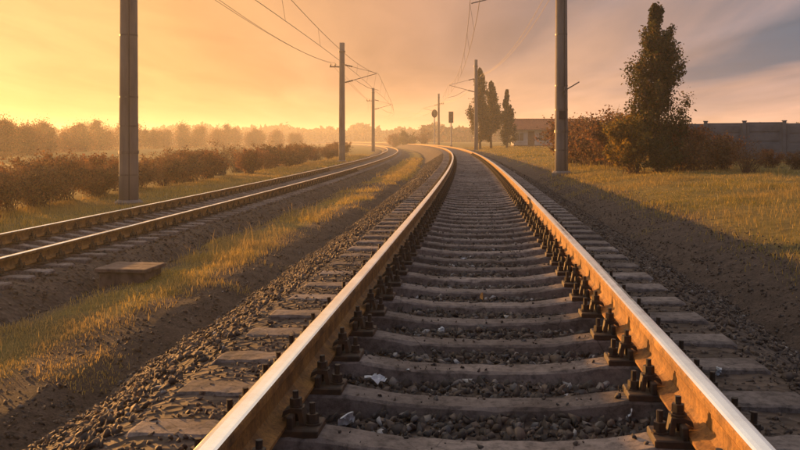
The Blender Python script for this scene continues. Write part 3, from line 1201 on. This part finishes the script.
# bushes past the second track
ORD = "first second third fourth fifth sixth seventh eighth ninth tenth eleventh twelfth".split()
rng = random.Random(7)
lb = []
s = 17.5
for i in range(38):
    lb.append((s, -12.5 - rng.uniform(0, 1.6), rng.choice(["brown_a", "brown_b", "russet_a", "brown_a", "brown_b", "twiggy"]), rng.uniform(0.62, 0.90)))
    s += 1.45 + 0.05 * i
for i, (s, u, k, sc_) in enumerate(lb):
    p = P(s, u, 0)
    col_ = {"b": "brown", "r": "russet", "t": "thin twiggy"}[k[0]]
    lab = f"{col_} bush, {ORD[i]} from the picture's left edge in the hedge row" if i < 12 else "small brown bush in the far end of the hedge row past the second track"
    put_bush(k, p.x, p.y, sc_, rng.uniform(0, 6), lab, "bushes in the hedge row past the second track")
p = P(172, -13, 0)
for (xp, y, k, s_, l) in [(408, 215, "olive", 2.3, "large dark bush where the tracks bend out of sight"), (424, 205, "twiggy", 2.0, "thin twiggy bush under the distant signal post"), (396, 230, "brown_a", 2.0, "brown bush beside the large dark bush at the bend")]:
    put_bush(k, px(xp, y), y, s_, 0.5, l)

# mid-distance trees beyond the hedge
rnd = lambda t: 2.3 * math.sin(math.pi * min(1, 0.10 + 0.88 * t)) ** 0.7 + 0.15
midt = [tree_meshes(41 + k, hh, rnd, 70, 6500, pal, 0.11, 0.13, 0.6, 0.34, 0.10) for k, (pal, hh) in enumerate([(BROWN, 5.6), (RUSSET + BROWN, 4.8), (OLIVE + BROWN, 6.2), (BROWN, 4.4)])]
rng = random.Random(9)
spots = []
for i in range(38):
    d = 85 + i * 5.2 + rng.uniform(-6, 6)
    spots.append((-14 + i * 8.4 + rng.uniform(-4, 4), d))
spots.sort()
for i, (xp, d) in enumerate(spots):
    lab = f"hazy tree, {ORD[i]} from the picture's left edge in the row beyond the hedge" if i < 12 else "small hazy tree in the far part of the row beyond the hedge"
    put_tree(midt[rng.randrange(4)], "field_tree", px(xp, d), d, lab, rng.uniform(0, 6), rng.uniform(0.60, 0.88) * min(1.1, 0.85 + 0.008 * i), "trees in the distant row beyond the hedge")


# far wood, one mass
def far_wood(name, a0, a1, d0, d1, h0, h1, n, seed, label):
    rng = np.random.default_rng(seed)
    az = rng.uniform(a0, a1, n)
    d = rng.uniform(d0, d1, n)
    ph = az * 60
    top = h0 + (h1 - h0) * np.clip(0.5 + 0.35 * np.sin(ph * 1.7 + seed) * np.sin(ph * 0.63) + 0.3 * vnoise(az * 400, az * 0, 1.0, seed), 0, 1)
    z = top * rng.random(n) ** 0.75
    pts = np.stack([d * np.sin(az), d * np.cos(az), z], -1)
    V, F, C = leaf_quads(rng, pts, 1.15, BROWN + OLIVE + [(0.06, 0.045, 0.03)])
    o = link(name, np_mesh(name, V, F, C), M["leaf"])
    tag(o, label, "woodland", None, "stuff")


far_wood("distant_woodland", R(-30), R(3), 480, 640, 5, 11, 26000, 3, "hazy distant woodland along the horizon past the bend")
far_wood("distant_woodland", R(1.5), R(34), 330, 430, 4, 7.0, 22000, 4, "dark distant woodland along the horizon behind the house and fence")


# ------------------------------------------------------------------ catenary poles
def pole(s, u, zb, ztop, toward, arm_z, track_u, label, r=(0.25, 0.19)):
    b = P(s, u, zb)
    _, _, p = centre(s)
    o = empty("overhead_line_pole", b, -p)
    tag(o, label, "pole", "poles carrying the overhead line")
    H = ztop - zb
    zs = np.linspace(-0.5, H, 8)
    MB().tube([(0, 0, z) for z in zs], [r[0] + (r[1] - r[0]) * i / 7 for i in range(8)], 14).build("post", M["pole"], o, True)
    MB().tube([(0, 0, -0.5), (0, 0, 0.06), (0, 0, 0.13)], [r[0] * 1.5, r[0] * 1.45, r[0] * 1.15], 14).build("footing", M["pole"], o)
    for z in (1.6, H - 0.8):
        MB().tube([(0, 0, z - 0.05), (0, 0, z + 0.05)], r[0] + 0.012, 14).build("collar", M["galv"], o)
    dx = (track_u - u)
    sg = 1 if dx > 0 else -1
    if s < 60:          # near poles: earthing cable with clamps, extra bands
        rr_ = r[0] + 0.015
        c0, c1 = math.cos(-1.15), math.sin(-1.15)
        MB().tube([(rr_ * c0 * (1 - 0.026 * z), rr_ * c1 * (1 - 0.026 * z), z) for z in np.linspace(-0.2, H - 1.0, 12)], 0.014, 6).build("cable", M["black"], o)
        for z in (0.9, 2.4, 3.3, 5.2):
            q = r[0] + (r[1] - r[0]) * (z + 0.5) / (H + 0.5)
            MB().tube([(0, 0, z - 0.025), (0, 0, z + 0.025)], q + 0.008, 14).build("band", M["galv"], o)
    za = arm_z - zb
    a = MB()
    a.tube([(sg * r[1], 0, za + 0.75), (dx - sg * 0.15, 0, za + 1.55)], 0.032, 6)
    a.tube([(sg * r[1], 0, za + 2.35), (dx - sg * 0.15, 0, za + 1.60)], 0.018, 5)
    a.build("cantilever_arm", M["galv"], o)
    a = MB()
    a.tube([(dx * 0.35, 0, za + 1.0), (dx - sg * 0.9, 0, za + 0.28), (dx + sg * 0.05, 0, za + 0.06)], 0.02, 5)
    a.build("steady_arm", M["galv"], o)
    for (x0, z0, x1, z1) in ((sg * (r[1] + 0.05), za + 0.77, sg * (r[1] + 0.75), za + 0.95), (sg * (r[1] + 0.05), za + 2.34, sg * (r[1] + 0.7), za + 2.18)):
        pts, rr = [], []
        for i in range(9):
            t = i / 8
            pts.append((x0 + (x1 - x0) * t, 0, z0 + (z1 - z0) * t))
            rr.append(0.085 if i % 2 else 0.045)
        MB().tube(pts, rr, 8).build("insulator", M["porc"], o)
    # bracket on the outer side for the feeder wires
    MB().box(min(-sg * 1.1, 0), max(-sg * 1.1, 0), -0.05, 0.05, H - 2.2, H - 2.1).build("crossarm", M["galv"], o)
    for q in (-sg * 1.02, -sg * 0.62):
        MB().tube([(q, 0, H - 2.1), (q, 0, H - 2.0), (q, 0, H - 1.95), (q, 0, H - 1.85)], [0.04, 0.075, 0.045, 0.03], 8).build("insulator", M["porc"], o)
    return o


WIRE_Z = 5.95       # contact wire above the rail head
right_poles = [(-44, 3.45), (32.0, 3.30), (103, 3.35), (178, 3.35), (255, 3.35)]
rlab = ["", "big grey concrete pole on the verge rising out of the picture's top", "thin dark pole standing tight against the tallest poplar", "pale hazy pole above the dark bushes at the bend", "faintest far pole beyond the bend on the verge side"]
for (s, u), l in list(zip(right_poles, rlab))[1:4]:
    z0 = float(ground_z(s, u))
    o = pole(s, u, z0, 10.6, 0, WIRE_Z, 0.0, l)
    if s < 40:
        mb = MB().tube([(0.0, -0.27, 3.05), (0.62, -0.30, 3.42)], 0.022, 6)
        mb.tube([(0.10, -0.28, 2.95), (0.10, -0.28, 3.25)], 0.03, 6)
        mb.build("stay_bracket", M["galv"], o)
        MB().box(-0.13, 0.13, -0.275, -0.262, 2.05, 2.35).build("number_plate", M["black"], o)
left_poles = [(-40, -10.35), (25.5, -10.65), (76, -10.35), (143, -10.35), (210, -10.35)]
llab = ["", "large hazy pole rising out of the picture past the second track", "second hazy pole down the second track's far side", "third and smallest pole of the second track's far side", "far"]
for (s, u), l in list(zip(left_poles, llab))[1:4]:
    z0 = float(ground_z(s, u))
    pole(s, u, z0, 9.6, 0, WIRE_Z + T2Z, T2U, l, (0.30, 0.24))


def overhead(u0, zc, poles, label):
    o = empty("overhead_line")
    tag(o, label, "overhead wire", "overhead lines above the tracks")
    sup = [s for s, u in poles]

    def zm(s):
        i = max(0, min(len(sup) - 2, int(np.searchsorted(sup, s)) - 1))
        a, b = sup[i], sup[i + 1]
        t = (s - a) / (b - a)
        return zc + 1.6 - 4 * 0.95 * t * (1 - t)

    def uz(s):     # slight stagger
        i = max(0, min(len(sup) - 2, int(np.searchsorted(sup, s)) - 1))
        a, b = sup[i], sup[i + 1]
        t = (s - a) / (b - a)
        q = 0.25 * (1 if i % 2 else -1)
        return u0 + q * (1 - 2 * t)
    ss = np.concatenate([np.arange(sup[0], 130, 3.0), np.arange(130, sup[-1], 6.0)])
    MB().tube([P(s, uz(s), zc) for s in ss], 0.011, 5).build("contact_wire", M["wire"], o)
    MB().tube([P(s, u0, zm(s)) for s in ss], 0.012, 5).build("messenger_wire", M["wire"], o)
    s = 14.0
    while s < 150:
        q = P(s, uz(s), zc)
        t = P(s, u0, zm(s))
        MB().tube([q, t], 0.006, 4).build("dropper", M["wire"], o)
        s += 8.5
    return o


overhead(0.0, WIRE_Z, right_poles, "overhead wires with droppers above the near track")
overhead(T2U, WIRE_Z + T2Z, left_poles, "overhead wires with droppers above the second track")


def feeder(poles, du, z, label, sag=0.7):
    pts = []
    for (a, ua), (b, ub) in zip(poles[:-1], poles[1:]):
        for t in np.linspace(0, 1, 13)[:-1]:
            s = a + (b - a) * t
            pts.append(P(s, ua + (ub - ua) * t + du, z - 4 * sag * t * (1 - t)))
    o = MB().tube(pts, 0.012, 5).build("feeder_wire", M["wire"])
    tag(o, label, "wire", "feeder wires on the pole crossarms")


feeder(left_poles, -1.02, 7.78, "outer feeder wire on the second track's poles")
feeder(left_poles, -0.62, 7.78, "inner feeder wire on the second track's poles", 0.9)
feeder(right_poles, 1.02, 8.78, "outer feeder wire on the near track's poles")
feeder(right_poles, 0.62, 8.78, "inner feeder wire on the near track's poles", 0.9)


# ------------------------------------------------------------------ house
def make_house():
    y0 = 118.0
    x0, x1 = px(514, y0), px(583, y0)
    s, u = su((x0 + x1) / 2, y0)
    zb = float(ground_z(s, u)) - 0.1
    o = empty("red_roofed_house", ((x0 + x1) / 2, y0, zb), R(-4))
    tag(o, "long low pale house with red tiled roof behind the big pole", "house")
    hw, D, H = (x1 - x0) / 2, 6.0, 2.55
    wall = MB().box(-hw, hw, 0, D, 0, H).add([(-hw, 0, H), (-hw, D, H), (-hw, D / 2, H + 1.25)], [(0, 1, 2)]).add([(hw, 0, H), (hw, D, H), (hw, D / 2, H + 1.25)], [(0, 1, 2)])
    wo = wall.build("wall", M["plaster"], o)
    MB().box(-hw - 0.04, hw + 0.04, -0.05, D + 0.05, 0, 0.35).build("plinth", M["slab"], o)
    rf = empty("roof")
    rf.parent = o
    mb = MB()
    ov, th = 0.45, 0.10
    for sg in (0, 1):
        ya, yb = (-ov, D / 2) if sg == 0 else (D + ov, D / 2)
        za, zb2 = H - 0.14, H + 1.32
        poly = [(ya, za), (yb, zb2), (yb, zb2 + th), (ya, za + th)]
        mb.prism(poly, "x", -hw - 0.4, hw + 0.4)
    bpy.data.objects.remove(rf)
    rf = mb.build("roof", M["rooftile"], o)
    # rows of tile ribs
    for k in range(int(2 * (hw + 0.35) / 0.34)):
        xx = -hw - 0.3 + k * 0.34
        t = MB().prism([(-ov - 0.02, H - 0.03), (D / 2, H + 1.43), (D / 2, H + 1.50), (-ov - 0.02, H + 0.04)], "x", xx, xx + 0.12)
        t.build("tile_rib", M["rooftile"], rf)
    MB().box(-hw - 0.42, hw + 0.42, D / 2 - 0.12, D / 2 + 0.12, H + 1.36, H + 1.54).build("ridge", M["rooftile"], rf)
    MB().box(hw * 0.35, hw * 0.35 + 0.55, D / 2 - 0.1, D / 2 + 0.45, H + 0.9, H + 2.0).build("chimney", M["plaster"], rf)
    MB().tube([(-hw - 0.4, -ov - 0.06, H - 0.12), (hw + 0.4, -ov - 0.06, H - 0.12)], 0.06, 6).build("gutter", M["galv"], o)
    n = 6
    for k in range(n):
        cx = -hw + (k + 0.5) * 2 * hw / n
        if k in (1, 4):
            d = MB().box(cx - 0.45, cx + 0.45, -0.06, 0.02, 0.30, 2.25, ch=0.01).build("door", M["doorp"], o)
            MB().box(cx + 0.30, cx + 0.36, -0.11, -0.06, 1.2, 1.32).build("handle", M["galv"], d)
        else:
            f = MB()
            f.box(cx - 0.62, cx - 0.54, -0.07, 0.02, 0.85, 2.1).box(cx + 0.54, cx + 0.62, -0.07, 0.02, 0.85, 2.1)
            f.box(cx - 0.54, cx + 0.54, -0.07, 0.02, 2.02, 2.1).box(cx - 0.54, cx + 0.54, -0.07, 0.02, 0.85, 0.93).box(cx - 0.03, cx + 0.03, -0.065, 0.02, 0.93, 2.02)
            w = f.build("window", M["frame"], o)
            for a, b in ((cx - 0.54, cx - 0.03), (cx + 0.03, cx + 0.54)):
                MB().box(a, b, -0.03, -0.01, 0.93, 2.02).build("pane", M["glass"], w)
            MB().box(cx - 0.7, cx + 0.7, -0.14, 0.0, 0.78, 0.85).build("sill", M["frame"], w)


make_house()


# ------------------------------------------------------------------ concrete fence
def make_fence():
    a = Vector((px(668, 41), 41.0, 0))
    b = Vector((px(868, 38), 38.0, 0))
    n = 5
    ang = math.atan2(b.y - a.y, b.x - a.x)
    Ls = (b - a).length / n
    s, u = su((a.x + b.x) / 2, (a.y + b.y) / 2)
    zb = float(ground_z(s, u))
    o = empty("concrete_fence", (a.x, a.y, zb - 0.1), ang)
    tag(o, "grey blue concrete panel fence at the edge of the grass verge", "fence")
    top = 1.86
    pm = MB().box(0.09, Ls - 0.09, -0.04, 0.04, 0.05, top, ch=0.012)
    for k in range(4):
        z0 = 0.14 + k * 0.425
        pm.box(0.22, Ls - 0.22, -0.062, -0.038, z0, z0 + 0.33, ch=0.01)
    pme = pm.mesh("panel")
    pme.materials.append(M["fence"])
    qm = MB().box(-0.088, 0.088, -0.10, 0.10, -0.3, top + 0.04, ch=0.02).box(-0.11, 0.11, -0.12, 0.12, top + 0.04, top + 0.09, ch=0.01).mesh("post")
    qm.materials.append(M["fence"])
    for k in range(n + 1):
        q = link("post", qm, None, o)
        q.location = (k * Ls, 0, 0)
        if k < n:
            q = link("panel", pme, None, o)
            q.location = (k * Ls, 0, -0.02 + 0.03 * ((k * 7) % 3 - 1))
            q.rotation_euler = (R(((k * 5) % 4 - 1.5) * 0.5), 0, 0)


make_fence()


# ------------------------------------------------------------------ signals
def signal(xp, y, htop, kind, label):
    x = px(xp, y)
    s, u = su(x, y)
    zb = float(ground_z(s, u))
    o = empty("railway_signal", (x, y, zb), 0)
    tag(o, label, "signal", "signals at the bend")
    H = htop - zb
    MB().tube([(0, 0, -0.2), (0, 0, H - 0.2)], [0.10, 0.075], 10).build("post", M["sigpost"], o)
    MB().box(-0.25, 0.25, -0.25, 0.25, -0.1, 0.35, ch=0.03).build("base", M["slab"], o)
    if kind == 0:
        pts = [(0.62 * math.cos(t), H - 0.75 + 0.85 * math.sin(t)) for t in np.linspace(0, 2 * math.pi, 20)[:-1]]
        hd = MB().prism(pts, "y", -0.16, -0.10).build("head", M["black"], o)
        zz = (H - 1.2, H - 0.75, H - 0.3)
    else:
        hd = MB().box(-0.42, 0.42, -0.16, -0.10, H - 2.0, H, ch=0.02).build("head", M["black"], o)
        zz = (H - 1.6, H - 1.0, H - 0.4)
    for z in zz:
        MB().tube([(0, -0.16, z), (0, -0.40, z - 0.02)], [0.15, 0.16], 12, cap=False).build("hood", M["black"], hd)
        MB().tube([(0, -0.155, z), (0, -0.19, z)], 0.13, 12).build("lens", M["lens"], hd)
    ld = MB()
    for xx in (-0.16, 0.16):
        ld.tube([(xx, 0.35, 0), (xx, 0.22, H - 1.2)], 0.02, 4)
    ld.build("ladder_rails", M["sigpost"], o)
    for k in range(int((H - 1.4) / 0.35)):
        z = 0.3 + k * 0.35
        MB().tube([(-0.16, 0.35 - 0.13 * z / H, z), (0.16, 0.35 - 0.13 * z / H, z)], 0.015, 4).build("rung", M["sigpost"], o)


signal(434.5, 176, 7.1, 0, "railway signal with round dark head left of the thin pole")
signal(451, 150, 5.9, 1, "railway signal with tall dark board just left of the thin pole")


# ------------------------------------------------------------------ trackside box
def make_slab():
    p = P(11.6, -4.9, 0)
    z = float(ground_z(11.6, -4.9))
    o = empty("cable_chamber", (p.x, p.y, z - 0.03), R(-8))
    o.scale = (0.64, 0.64, 0.8)
    tag(o, "low brown concrete cable chamber by the second track", "cable chamber")
    MB().box(-0.50, 0.50, -0.48, 0.48, -0.1, 0.20, ch=0.02).build("base", M["slab"], o)
    for y0, y1 in ((-0.55, -0.19), (-0.18, 0.18), (0.19, 0.55)):
        MB().box(-0.58, 0.58, y0, y1, 0.202, 0.27, ch=0.012).build("cover_slab", M["slab"], o)


make_slab()


# ------------------------------------------------------------------ litter
def crumple(seed, r, flat):
    """a crumpled sheet: a folded disc with sharp random creases"""
    rng = random.Random(seed)
    n, rings = 14, 5
    V = [(0, 0, r * 0.5)]
    F = []
    for k in range(1, rings + 1):
        for i in range(n):
            th = 2 * math.pi * i / n + rng.uniform(-0.12, 0.12)
            q = r * 1.25 * k / rings * (1 + rng.uniform(-0.22, 0.22)) * (1 + 0.25 * math.sin(2 * th + seed))
            z = r * (0.55 - 0.5 * (k / rings) ** 1.5) + rng.uniform(-0.30, 0.30) * r + 0.25 * r * math.sin(3 * th + seed * 1.7)
            V.append((q * math.cos(th), q * math.sin(th) * 0.8, z * flat * 1.5))
    for i in range(n):
        F.append((0, 1 + i, 1 + (i + 1) % n))
    for k in range(rings - 1):
        for i in range(n):
            a, b_ = 1 + k * n + i, 1 + k * n + (i + 1) % n
            F.append((a, a + n, b_))
            F.append((b_, a + n, b_ + n))
    me = bpy.data.meshes.new("scrap")
    m2 = len(V)
    V += [(x * 0.98, y * 0.98, z - 0.0015) for x, y, z in V]
    F += [tuple(q + m2 for q in reversed(f)) for f in F]
    me.from_pydata(V, [], F)
    return me


def leaf_mesh():
    n = 7
    V, F = [], []
    for i in range(n):
        t = i / (n - 1)
        w = 0.024 * math.sin(math.pi * min(1, t * 0.94 + 0.06)) ** 0.8 + 0.0008
        x = -0.04 + 0.08 * t
        zc = 0.014 * math.cos(t * 4)
        V += [(x, -w, zc + 0.012), (x, 0, zc), (x, w, zc + 0.010)]
    for i in range(n - 1):
        for k in range(2):
            F.append((i * 3 + k, i * 3 + k + 1, (i + 1) * 3 + k + 1, (i + 1) * 3 + k))
    m2 = len(V)
    V += [(x, y, z + 0.0012) for x, y, z in V]
    F += [tuple(q + m2 for q in reversed(f)) for f in F]
    me = bpy.data.meshes.new("dry_leaf")
    me.from_pydata(V, [], F)
    return me


def img_point(xp, yp, z):
    """point on level z seen at a picture position"""
    y = 849 * (CAM_H - z) / (yp - 140)
    return Vector((px(xp, y), y, z))


scraps = [(376, 380, 0.038, "crumpled pale blue wrapper between the sleepers near the near rail"), (577, 326, 0.030, "crumpled white scrap beside the sunlit rail's bolts"), (407, 372, 0.020, "small white scrap on the stones right of the blue wrapper"),
          (346, 421, 0.032, "greyish blue scrap beside the rail in the lowest row of stones"), (630, 416, 0.026, "pale blue scrap at the end of a sleeper near the bolts"), (441, 330, 0.016, "tiny white scrap among stones in the middle of the track"),
          (463, 260, 0.022, "white scrap lying farther up the middle of the track"), (716, 372, 0.030, "white scrap on the shaded ballast outside the sunlit rail")]
for i, (xp, yp, r, l) in enumerate(scraps):
    q = img_point(xp, yp, -0.262 if xp < 700 else -0.21)
    o = link("litter_scrap", crumple(i + 1, r, 0.55), M["paper"])
    o.location = q + Vector((0, 0, 0.004))
    o.rotation_euler = (0.3 * i, 0.2, i * 1.1)
    tag(o, l, "litter", "pale scraps lying on the track")
lm = leaf_mesh()
leaves = [(657, 404, -0.25, "curled orange dry leaf by the sunlit rail's foot bolts"), (392, 405, -0.30, "dry leaf on the dark stones in the lowest rows"), (520, 352, -0.29, "dry leaf in the stones at the middle of the track"), (482, 300, -0.29, "dry leaf farther up between two sleepers")]
for i, (xp, yp, z, l) in enumerate(leaves):
    o = link("dry_leaf", lm, M["dryleaf"])
    o.location = img_point(xp, yp, z) + Vector((0, 0, 0.01))
    o.rotation_euler = (0.5, -0.5 + 0.4 * i, 0.9 + i)
    tag(o, l, "leaf", "dry leaves lying on the track")


# ------------------------------------------------------------------ haze
def make_haze():
    mb = MB().box(-1750, 1750, -900, 1900, -5.5, 15)
    m = bpy.data.materials.new("haze_air")
    m.use_nodes = True
    nt = m.node_tree
    nt.nodes.remove(nt.nodes["Principled BSDF"])
    v = nt.nodes.new("ShaderNodeVolumePrincipled")
    v.inputs["Color"].default_value = (0.95, 0.93, 0.90, 1)
    v.inputs["Density"].default_value = 0.00095
    v.inputs["Anisotropy"].default_value = 0.5
    nt.links.new(v.outputs[0], nt.nodes["Material Output"].inputs["Volume"])
    o = mb.build("haze", m)
    tag(o, kind="stuff")


make_haze()
